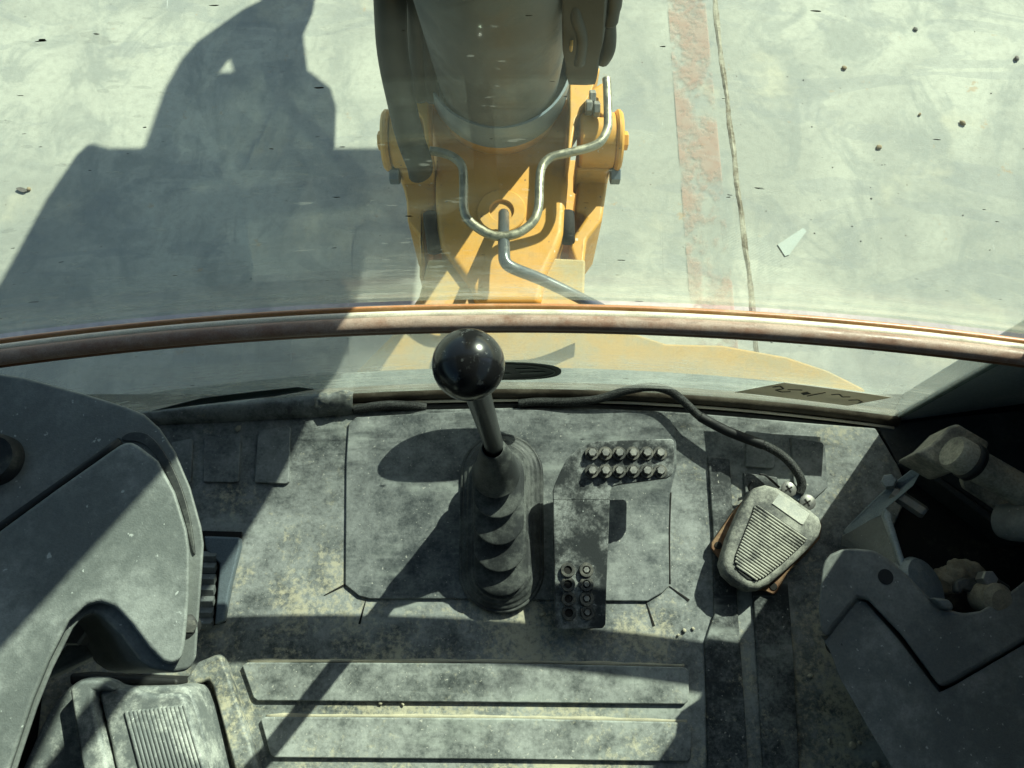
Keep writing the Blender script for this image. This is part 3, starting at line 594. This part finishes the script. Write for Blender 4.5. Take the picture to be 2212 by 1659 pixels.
# ------------------------------------------------------------------ right console and the open recess beside it
def c7(cx, cy): return (1425.6 + .5314 * cx, 777.6 + .5314 * cy)
ZR = .15
rc = thing('side_console', 'dark grey plastic console on the right with a V-shaped groove, in shade', 'console', U(2000, 1450, 0))
ro_ = [(1774, 1229), (1780, 1210), (1792, 1196), (1819, 1184), (1850, 1184), (1883, 1187), (1904, 1198), (1957, 1241), (2000, 1288), (2037, 1314), (2079, 1324), (2116, 1319), (2170, 1287), (2230, 1240), (2420, 1140), (2420, 1300), (2212, 1382), (2060, 1470), (2029, 1484), (1946, 1372), (1872, 1295), (1851, 1290), (1800, 1352), (1783, 1376), (1771, 1362), (1766, 1309)]
bevel(prism('upper_shell', UL(ro_, ZR + .02), .10, M['console'], rc, direction=(.75, -.1, -1)), .018, 5, 25)
rl_ = [(1772, 1372), (1783, 1384), (1803, 1358), (1852, 1296), (1870, 1300), (1940, 1380), (2029, 1496), (2062, 1480), (2212, 1392), (2420, 1310), (2420, 1760), (1965, 1760), (1925, 1655), (1877, 1575), (1813, 1463), (1792, 1405)]
bevel(prism('lower_cover', UL(rl_, ZR + .010), .15, M['console_cover'], rc, direction=(.75, 0, -1)), .015, 5, 25)
p = U(1805, 1394, ZR + .002); s_ = lathe('screw', [(.0105, 0), (.0105, .003), (.007, .0055), (0, .006)], M['black'], rc, p, (-.45, -.1, .88), 24)
lathe('screw_head', [(.0055, .004), (.0055, .0072), (0, .0078)], M['console'], s_, p, (-.45, -.1, .88), 6)
lathe('screw_hole', [(.0085, -.002), (.0085, .0006), (0, .0006)], M['black'], rc, U(1913, 1246, ZR + .0202), (0, 0, 1), 20)
bevel(prism('bump', UL([(2014, 1290), (2050, 1294), (2060, 1304), (2062, 1318), (2040, 1316)], ZR + .03), .03, M['console'], rc), .005, 3)
def c9(cx, cy): return (1771 + .3125 * cx, 864 + .3125 * cy)
bk = thing('steel_bracket', 'bent bare steel bracket with a hex bolt standing by the right console', 'bracket', U(1910, 1100, 0))
def sheet9(name, pts, th, m, parent, b=.0015): return prism(name, [U(*c9(x, y), z) for x, y, z in pts], th, m, parent, b, 2)
sheet9('flange', [(170, 905, .03), (200, 870, .04), (330, 740, .06), (480, 600, .09), (640, 480, .11), (695, 505, .11), (650, 590, .11), (460, 750, .10), (440, 790, .10), (330, 840, .07), (180, 1010, .03)], .006, M['steelplate'], bk)
sheet9('web', [(160, 940, .03), (320, 830, .06), (440, 785, .10), (520, 1010, .13), (580, 1200, .15), (380, 1080, .08), (160, 1010, .03)], .006, M['console'], bk)
sheet9('edge', [(440, 800, .105), (455, 745, .105), (500, 790, .105), (505, 830, .11), (560, 1010, .135), (625, 1215, .155), (575, 1200, .155), (520, 1020, .135)], .008, M['steelplate'], bk, .002)
lathe('bolt', [(.0085, -.03), (.0085, .010), (.007, .013), (0, .013)], M['bolt'], bk, U(*c9(660, 740), .10), (.62, -.62, .30), 6, smooth=False)
lathe('bolt', [(.0095, 0), (.0095, .010), (.008, .012), (0, .012)], M['steelplate'], bk, U(*c9(480, 575), .085), (-.45, .1, .88), 6, smooth=False)
st = thing('gas_strut', 'dusty grey strut in a clamp block in the dark right corner', 'strut', U(2080, 1030, 0))
bevel(prism('clamp_block', [U(*c9(x, y), .17) for x, y in [(665, 365), (780, 300), (900, 180), (960, 160), (1180, 290), (1165, 340), (1010, 390), (955, 490), (900, 500)]], .05, M['dustymetal'], st), .004, 3)
a0, a1 = U(*c9(1010, 410), .19), U(*c9(1500, 690), .17); axs = (a1 - a0).normalized(); L_ = (a1 - a0).length
lathe('barrel', [(.018, -.02), (.0205, -.016), (.0205, .004), (.0185, .008), (.0185, L_), (.0, L_)], M['dustymetal'], st, a0, axs, 32)
tube('end_cap_ring', [a0 + axs * .0 + Vector((0, 0, 0)), a0 + axs * .010], .0222, M['black'], st, 28, 1)
prism('mount_plate', [U(*c9(x, y), .10) for x, y in [(980, 540), (1010, 510), (1330, 720), (1500, 830), (1480, 900), (1300, 800), (1000, 600)]], .008, M['dustymetal'], st, .002)
lathe('boss', [(.020, -.03), (.022, -.02), (.022, .03), (0, .03)], M['console'], st, U(*c9(1440, 850), .17), (.4, -.2, .9), 28)
pl = struct(prism('recess_wall', [U(*c9(x, y), .03) for x, y in [(600, 410), (650, 405), (1300, 860), (1420, 960), (1380, 1010), (1280, 915)]], .20, M['wallint'], None, .003))
struct(prism('recess_panel', [U(*c9(x, y), -.005) for x, y in [(400, 180), (900, 120), (1500, 60), (1500, 900), (1320, 870), (650, 405), (560, 480)]], .01, M['wallint'], None, .002))
cl = thing('cable_clamp', 'black clamp plate bolted over cables inside the right console recess', 'clamp', U(*c9(1130, 1270), .10))
bevel(prism('plate', [U(*c9(x, y), .15) for x, y in [(940, 1250), (1000, 1225), (1230, 1225), (1330, 1290), (1290, 1340), (1100, 1345), (1000, 1310), (985, 1345), (945, 1330)]], .012, M['boot'], cl), .004, 3)
b_ = new('bolt', HEX, None, cl, U(*c9(1130, 1240), .152)); b_.scale = (1.7, 1.7, 2)
prism('slot', [U(*c9(x, y), .1506) for x, y in [(1165, 1250), (1240, 1256), (1245, 1270), (1170, 1266)]], .002, M['darkhole'], cl)
fm = thing('foam_wad', 'crumpled pale foam wad stuffed behind the clamp plate', 'foam', U(*c9(1000, 1220), .08))
for cx, cy, r, z in ((860, 1262, .015, .11), (900, 1238, .015, .115), (960, 1215, .017, .12), (1030, 1205, .016, .12), (1085, 1218, .012, .12)):
    bm = bmesh.new(); bmesh.ops.create_icosphere(bm, subdivisions=4, radius=r)
    for v in bm.verts:
        q = v.co * 90 / r * .012; n_ = abs(math.sin(q.x * 2.1 + cx)) + abs(math.sin(q.y * 2.7 + q.z * 1.9 + cy)) + .5 * abs(math.sin(q.x * 5 + q.y * 4.3))
        v.co *= .72 + .20 * n_; v.co.z *= .7
    me = bpy.data.meshes.new('crumple'); bm.to_mesh(me); bm.free(); new('crumple', me, M['foam'], fm, U(*c9(cx, cy), z), smooth=True)
pc = thing('protective_cap', 'grey round cap beside the bracket inside the right recess', 'cap', U(*c9(720, 1280), .05))
lathe('cap', [(.0, -.04), (.034, -.04), (.034, .0), (.030, .006), (0, .008)], M['steelplate'], pc, U(*c9(705, 1285), .14), (.5, .2, .84), 32)
lathe('plug', [(.018, -.02), (.018, .006), (.012, .012), (0, .013)], M['foam'], cl, U(*c9(1205, 1375), .16), (.1, -.2, .97), 24)

# ------------------------------------------------------------------ the machine in front of the cab
struct(prism('front_ledge', [Vector((x, gy(x) + .012, -.035)) for x in [-.70 + i * .0625 for i in range(21)]] + [Vector((x, gy(x) + .052, -.045)) for x in [.55 - i * .0625 for i in range(21)]], .03, M['ledge']))
dk = [(770, 800), (850, 720), (905, 640), (925, 560), (1100, 552), (1265, 560), (1262, 640), (1310, 700), (1440, 742), (1560, 745), (1700, 770), (1790, 800), (1870, 840), (1870, 880), (770, 880)]
fr_ = thing('machine_frame', 'yellow painted frame nose of the excavator just outside the glass', 'frame', U(1100, 700, -.5))
prism('deck', UL(dk, -.42), .10, M['yellowdeck'], fr_, .006)
box('frame_beam', (-.42, .20, -.9), (.62, .36, -.50), M['yellowdeck'], fr_, .01)
def c3(cx, cy): return (794.9 + .2578 * cx, 259.2 + .2578 * cy)
def c2(cx, cy): return (794.9 + .2578 * cx, .2578 * cy)
sb = thing('swing_bracket', 'yellow cast swing bracket with pin bosses carrying the boom', 'bracket', U(1090, 450, -1))
ZB = -.40
prism('centre_casting', [U(*c3(x, y), ZB) for x, y in [(470, -200), (500, 0), (570, 250), (560, 620), (575, 900), (600, 1040), (700, 1180), (860, 1400), (900, 1540), (1450, 1540), (1500, 1270), (1590, 1090), (1648, 940), (1664, 700), (1680, 500), (1682, 200), (1720, 0), (1790, -200)]], .16, M['yellow'], sb, .016, 4)
for s_x, pts in (('l', [(260, 420), (470, 430), (560, 440), (566, 700), (470, 760), (465, 1000), (480, 1200), (480, 1340), (430, 1330), (430, 960), (330, 850), (320, 650)]), ('r', [(1762, 420), (2022, 420), (1972, 770), (1962, 835), (1850, 985), (1832, 1010), (1800, 1370), (1700, 1330), (1750, 1230), (1690, 1060), (1700, 1000), (1820, 820), (1800, 770), (1735, 760), (1752, 600)])):
    prism('cheek_plate', [U(*c3(x, y), ZB - .03) for x, y in pts], .22, M['yellow'], sb, .008, 3)
prism('lower_plate', [U(*c3(x, y), ZB - .24) for x, y in [(300, 330), (2000, 330), (1950, 800), (1840, 980), (1800, 1540), (480, 1540), (440, 980), (330, 830)]], .05, M['yellow'], sb, .006)
# vertical pin ring
pc_ = U(1083.6, 458, ZB)
lathe('pin_ring', [(.052, -.02), (.052, .005), (.050, .007), (.027, .007), (.025, .004), (.025, -.03)], M['yellow'], sb, pc_, (0, 0, 1), 48)
lathe('pin_bore', [(.0246, -.03), (.0246, -.004), (0, -.004)], M['darkhole'], sb, pc_, (0, 0, 1), 32)
def xcyl(name, xa, xb, row, z, r, m, parent, seg=36, ch=.005):
    a = U(xa, row, z); b = U(xb, row, z); L_ = abs(b.x - a.x); lo = Vector((min(a.x, b.x), a.y, a.z))
    return lathe(name, [(r - ch, 0), (r, ch), (r, L_ - ch), (r - ch, L_)], m, parent, lo, (1, 0, 0), seg)
ZP = -.36
for xa, xb, r in ((1250, 1328, .058), (1326, 1341, .064), (848, 900, .058), (830, 846, .064)):
    xcyl('boss', xa, xb, 304, ZP, r, M['yellow'], sb)
xcyl('pin_bolt', 1341, 1356, 304, ZP, .020, M['yellow'], sb, 6, .002); xcyl('pin_bolt', 817, 830, 304, ZP, .020, M['yellow'], sb, 6, .002)
prism('boss_foot', [U(*c3(x, y), ZP - .02) for x, y in [(1745, 268), (2065, 268), (2022, 420), (1745, 416)]], .10, M['yellow'], sb, .006)
prism('boss_foot', [U(*c3(x, y), ZP - .02) for x, y in [(200, 250), (545, 250), (550, 430), (270, 430)]], .10, M['yellow'], sb, .006)
for xa, xb in ((1318, 1339), (842, 864)):
    xcyl('lock_bolt', xa, xb, 378, ZP - .04, .020, M['steelplate'], sb, 6, .002)
for x0, y0, x1, y1 in ((1670, 780, 1672, 1020), (520, 790, 560, 1100)):
    tube('side_pin', [U(*c3(x0, y0), ZB - .02), U(*c3(x1, y1), ZB - .02)], .016, M['darkhole'], sb, 14, 1)
prism('fitting_block', [U(*c2(x, y), -.30) for x, y in [(1800, 860), (1850, 760), (1970, 680), (2040, 820), (2050, 960), (1960, 970)]], .06, M['yellow'], sb, .006)
for x, y in ((1880, 820), (1850, 900), (1915, 915)):
    xcyl('fitting', c2(x, y)[0] - 7, c2(x, y)[0] + 7, c2(x, y)[1], -.285, .016, M['bolt'], sb, 6, .002)
# galvanised U-shaped guard tube and the bent rod
gt = [(1998, 660, 2), (2005, 760, 2), (2012, 1000, 2), (2002, 85, 3), (1950, 180, 3), (1850, 232, 3), (1650, 282, 3), (1530, 315, 3), (1455, 400, 3), (1436, 550, 3), (1430, 720, 3), (1390, 842, 3), (1290, 930, 3), (1180, 970, 3), (1050, 970, 3), (930, 912, 3), (832, 825, 3), (802, 720, 3), (802, 520, 3), (786, 385, 3), (715, 312, 3), (610, 272, 3), (520, 258, 3)]
g_ = tube('guard_tube', [U(*(c2 if k_ == 2 else c3)(x, y), -.27) for x, y, k_ in gt], .0090, M['galv'], None, 16, 6)
tag(g_, 'galvanised steel tube bent into a U in front of the swing bracket', 'tube')
rd = tube('bent_rod', [U(1088, 462, -.37), U(1088, 500, -.30), U(1089, 545, -.26), U(1092, 566, -.255), U(1110, 580, -.26), U(1170, 604, -.29), U(1249, 642, -.32), U(1300, 668, -.36)], .0115, M['rodgrey'], None, 18, 6)
tag(rd, 'dark grey rod bent at an elbow rising out of the swing pin', 'rod')
# ------------------------------------------------------------------ boom, arm and bucket
bmth = thing('excavator_boom', 'dark boom with hoses rising from the swing bracket outside', 'boom', U(1078, 250, -.45))
B0 = U(1078, 168, -.30); B1 = Vector((0, .70, .72)); B1.x = B0.x; bax = (B1 - B0).normalized(); BL = (B1 - B0).length
lathe('boom_cylinder', [(0, -.02), (.09, -.02), (.119, -.008), (.126, .006), (.126, BL), (0, BL)], M['boomdark'], bmth, B0, bax, 64)
lathe('collar', [(.125, -.045), (.143, -.035), (.148, -.02), (.151, .06), (.146, .06), (.142, -.018), (.131, -.024)], M['collar'], bmth, B0, (0, -.12, 1), 64)
lathe('foot_dome', [(0, -.18), (.07, -.175), (.105, -.15), (.130, -.10), (.144, -.034), (.12, -.03)], M['yellow'], bmth, B0, (0, -.12, 1), 48)
def xprism(name, yz, x0, x1, m, parent, bev=.01): return prism(name, [Vector((x1, y, z)) for y, z in yz], x1 - x0, m, parent, bev, 3, direction=(-1, 0, 0))
xprism('boom_beam', [(.82, .50), (.81, .74), (.74, .82), (.60, .92), (.59, 1.05), (.66, 1.35), (.86, 1.75), (1.15, 2.05), (2.05, 2.30), (2.08, 2.05), (1.45, 1.82), (1.17, 1.5), (1.04, 1.0), (1.04, .50)], -.13, .13, M['yellow'], bmth)
for sx in (-1, 1):
    pts = [(1690, 970), (1672, 1250), (1690, 1330), (1740, 1000), (1860, 800), (1945, 580), (1930, 545), (1690, 540)]
    if sx < 0: pts = [(2 * 1098 - x, y) for x, y in pts]
    prism('foot_fork', [U(*c2(x, y), -.30) for x, y in pts], .10, M['yellow'], bmth, .008)
hp = [(843, -90, .10), (843, 0, .02), (848, 110, -.06), (866, 210, -.14), (884, 290, -.20), (905, 350, -.25), (909, 372, -.28)]
o = tube('hose_sleeve', [U(x, y, z) for x, y, z in hp], lambda t: .032 - .004 * t, M['hose'], bmth, 18, 6, (1.0, .75))
for k_, (xs, r, yb_) in enumerate(((900, .018, 138), (925, .016, 140))):
    tube('hose', [U(xs - 4, -120, .14), U(xs, 0, .0), U(xs, yb_ * .5, -.07), U(xs + 3, yb_, -.16), U(xs + 8, yb_ + 70, -.30)], r, M['hose'], bmth, 14, 6)
gz = lambda y: .20 - .17 * y / 540
prism('hose_guard', [U(*c2(x, y), gz(y)) for x, y in [(1640, -260), (2030, -260), (2015, 0), (1998, 180), (1958, 330), (1948, 470), (1940, 535), (1850, 543), (1700, 540), (1680, 470), (1672, 380), (1645, 230), (1640, 0)]], .05, M['hose'], bmth, .012, 4)
tube('hose', [U(*c2(2062, -260), .27), U(*c2(2058, 0), .19), U(*c2(2040, 80), .165), U(*c2(2026, 170), .14)], .013, M['hose'], bmth, 14, 6)
tube('hose', [U(*c2(2010, 180), .12), U(*c2(2018, 300), .09), U(*c2(2008, 420), .06), U(*c2(1965, 500), .03)], .012, M['hose'], bmth, 14, 6)
tube('hose', [U(*c2(1720, -200), .255), U(*c2(1735, 100), .19), U(*c2(1790, 300), .125), U(*c2(1770, 520), .05)], .010, M['hose'], bmth, 12, 6)
xcyl('fitting', c2(1690, 360)[0], c2(1715, 360)[0], c2(1690, 365)[1], .115, .012, M['yellow'], bmth, 6, .002)
tube('hose', [(.09, .84, .42), (.105, .75, .52), (.115, .69, .665), (.11, .63, .80), (.10, .61, .95), (.06, .66, 1.05)], .017, M['hose'], bmth, 14, 6)
ar = thing('digging_stick', 'yellow digging arm hanging ahead of the cab', 'digging arm', (0, 2.9, 0))
xprism('link_plates', [(2.833, .32), (3.019, .279), (3.082, .236), (2.931, .070), (2.900, .112), (2.815, .030), (2.930, .066), (3.0825, .2355), (3.103, .186), (3.067, .028), (3.034, -.039), (3.10, -.16), (3.0, -.32), (2.843, -.22), (2.789, -.216), (2.733, -.188), (2.563, -.218), (2.393, -.311), (2.295, -.337), (2.135, -.345), (1.98, -.1), (2.1, .2), (2.6, .3)], -.012, .012, M['yellow'], ar, 0)
xprism('arm_beam', [(2.70, .29), (2.60, .10), (2.30, .25), (1.75, 1.9), (1.85, 2.2), (2.05, 2.1)], -.08, .08, M['yellow'], ar)
bu = thing('excavator_bucket', 'steel digging bucket curled towards the cab', 'bucket', (0, 2.1, 0))
bprof = [(2.45, -.045), (2.526, .012), (2.523, .05), (2.447, .122), (2.268, .219), (2.0, .40), (1.85, .50), (1.70, .45), (1.63, .30), (1.67, .10), (1.85, -.02), (2.2, -.05)]
for x in (-.45, .53): xprism('side_plate', bprof, x, x + .02, M['bucket'], bu, 0)
outer = bprof[5:] + bprof[:1]
me = bpy.data.meshes.new('shell'); vs_ = [(x, y, z) for x in (-.43, .53) for y, z in outer]; n = len(outer)
me.from_pydata(vs_, [], [[i, i + 1, n + i + 1, n + i] for i in range(n - 1)])
o = new('shell', me, M['bucket'], bu, smooth=True); s = o.modifiers.new('thick', 'SOLIDIFY'); s.thickness = .02
for i in range(5):
    x = -.36 + .18 * i; prism('tooth', [Vector((x - .03, 2.0, .41)), Vector((x + .03, 2.0, .41)), Vector((x + .015, 1.9, .53)), Vector((x - .015, 1.9, .53))], .03, M['bucket'], bu)

# ------------------------------------------------------------------ small loose things
def stone(name, p, r, m, label, cat, group, fl=.6):
    bm = bmesh.new(); bmesh.ops.create_icosphere(bm, subdivisions=2, radius=r)
    for v in bm.verts: v.co *= random.uniform(.82, 1.12)
    bmesh.ops.scale(bm, vec=(random.uniform(.7, 1.1), random.uniform(.8, 1.3), fl), verts=bm.verts)
    me = bpy.data.meshes.new(name); bm.to_mesh(me); bm.free(); o = new(name, me, m, None, p + Vector((0, 0, r * fl * .7)), smooth=True)
    o.rotation_euler = (0, 0, random.random() * 6); return tag(o, label, cat, group)
stone('pebble', U(1823, 148, GZ), .008, M['pebble'], 'tan pebble on the concrete, nearest the top right stains', 'pebble', 'pebbles on the yard')
stone('pebble', U(2078, 267, GZ), .010, M['pebble'], 'largest tan pebble, far right on the concrete', 'pebble', 'pebbles on the yard')
stone('pebble', U(1898, 319, GZ), .008, M['pebble'], 'round reddish brown pebble right of the joint seam', 'pebble', 'pebbles on the yard')
stone('pebble', U(1986, 248, GZ), .006, M['pebble'], 'small reddish pebble left of the largest one', 'pebble', 'pebbles on the yard')
stone('pebble', U(1977, 64, GZ), .007, M['pebbledark'], 'dark grey stone near the top edge of the yard', 'pebble', 'pebbles on the yard')
stone('pebble', U(2195, 128, GZ), .010, M['pebbledark'], 'dark angular stone at the right edge of the yard', 'pebble', 'pebbles on the yard')
stone('pebble', U(63, 410, GZ), .007, M['pebble'], 'small tan pebble at the left edge of the yard', 'pebble', 'pebbles on the yard')
for i in range(20):
    x, y = random.uniform(1600, 2212), random.uniform(0, 560)
    stone('grit', U(x, y, GZ), random.uniform(.001, .0028), M['pebbledark'], 'tiny dark grit lying on the sunlit concrete', 'grit', 'grit on the yard')
scp = prism('paper_scrap', [U(x, y, GZ + .003) for x, y in [(1680, 528), (1735, 492), (1742, 500), (1705, 550), (1696, 553)]], .002, M['paper']); tag(scp, 'pale torn scrap lying on the concrete right of the seam', 'scrap')
lf = prism('leaf', smoothpts([U(x, y, GZ + .006) for x, y in [(34, 408), (44, 404), (58, 410), (50, 415)]], 3, True), .002, M['pebbledark']); tag(lf, 'small dark leaf on the concrete at the far left', 'leaf')
for x, y, r in ((1478, 1362, .003), (1497, 1358, .002), (1465, 1372, .002), (515, 926, .004), (870, 1520, .0025), (1172, 1327, .0035), (822, 1517, .003), (1840, 1610, .004), (1856, 1604, .0025), (1830, 1632, .0025), (1890, 1650, .004), (1790, 1600, .003), (1280, 1480, .003), (1750, 1460, .003)):
    stone('dirt_crumb', U(x, y, .001 if not (1478 > x > 760 and y < 1300) else .007), r, M['crumb'], 'pale crumb of dirt lying on the dusty mat', 'crumb', 'crumbs on the mat')
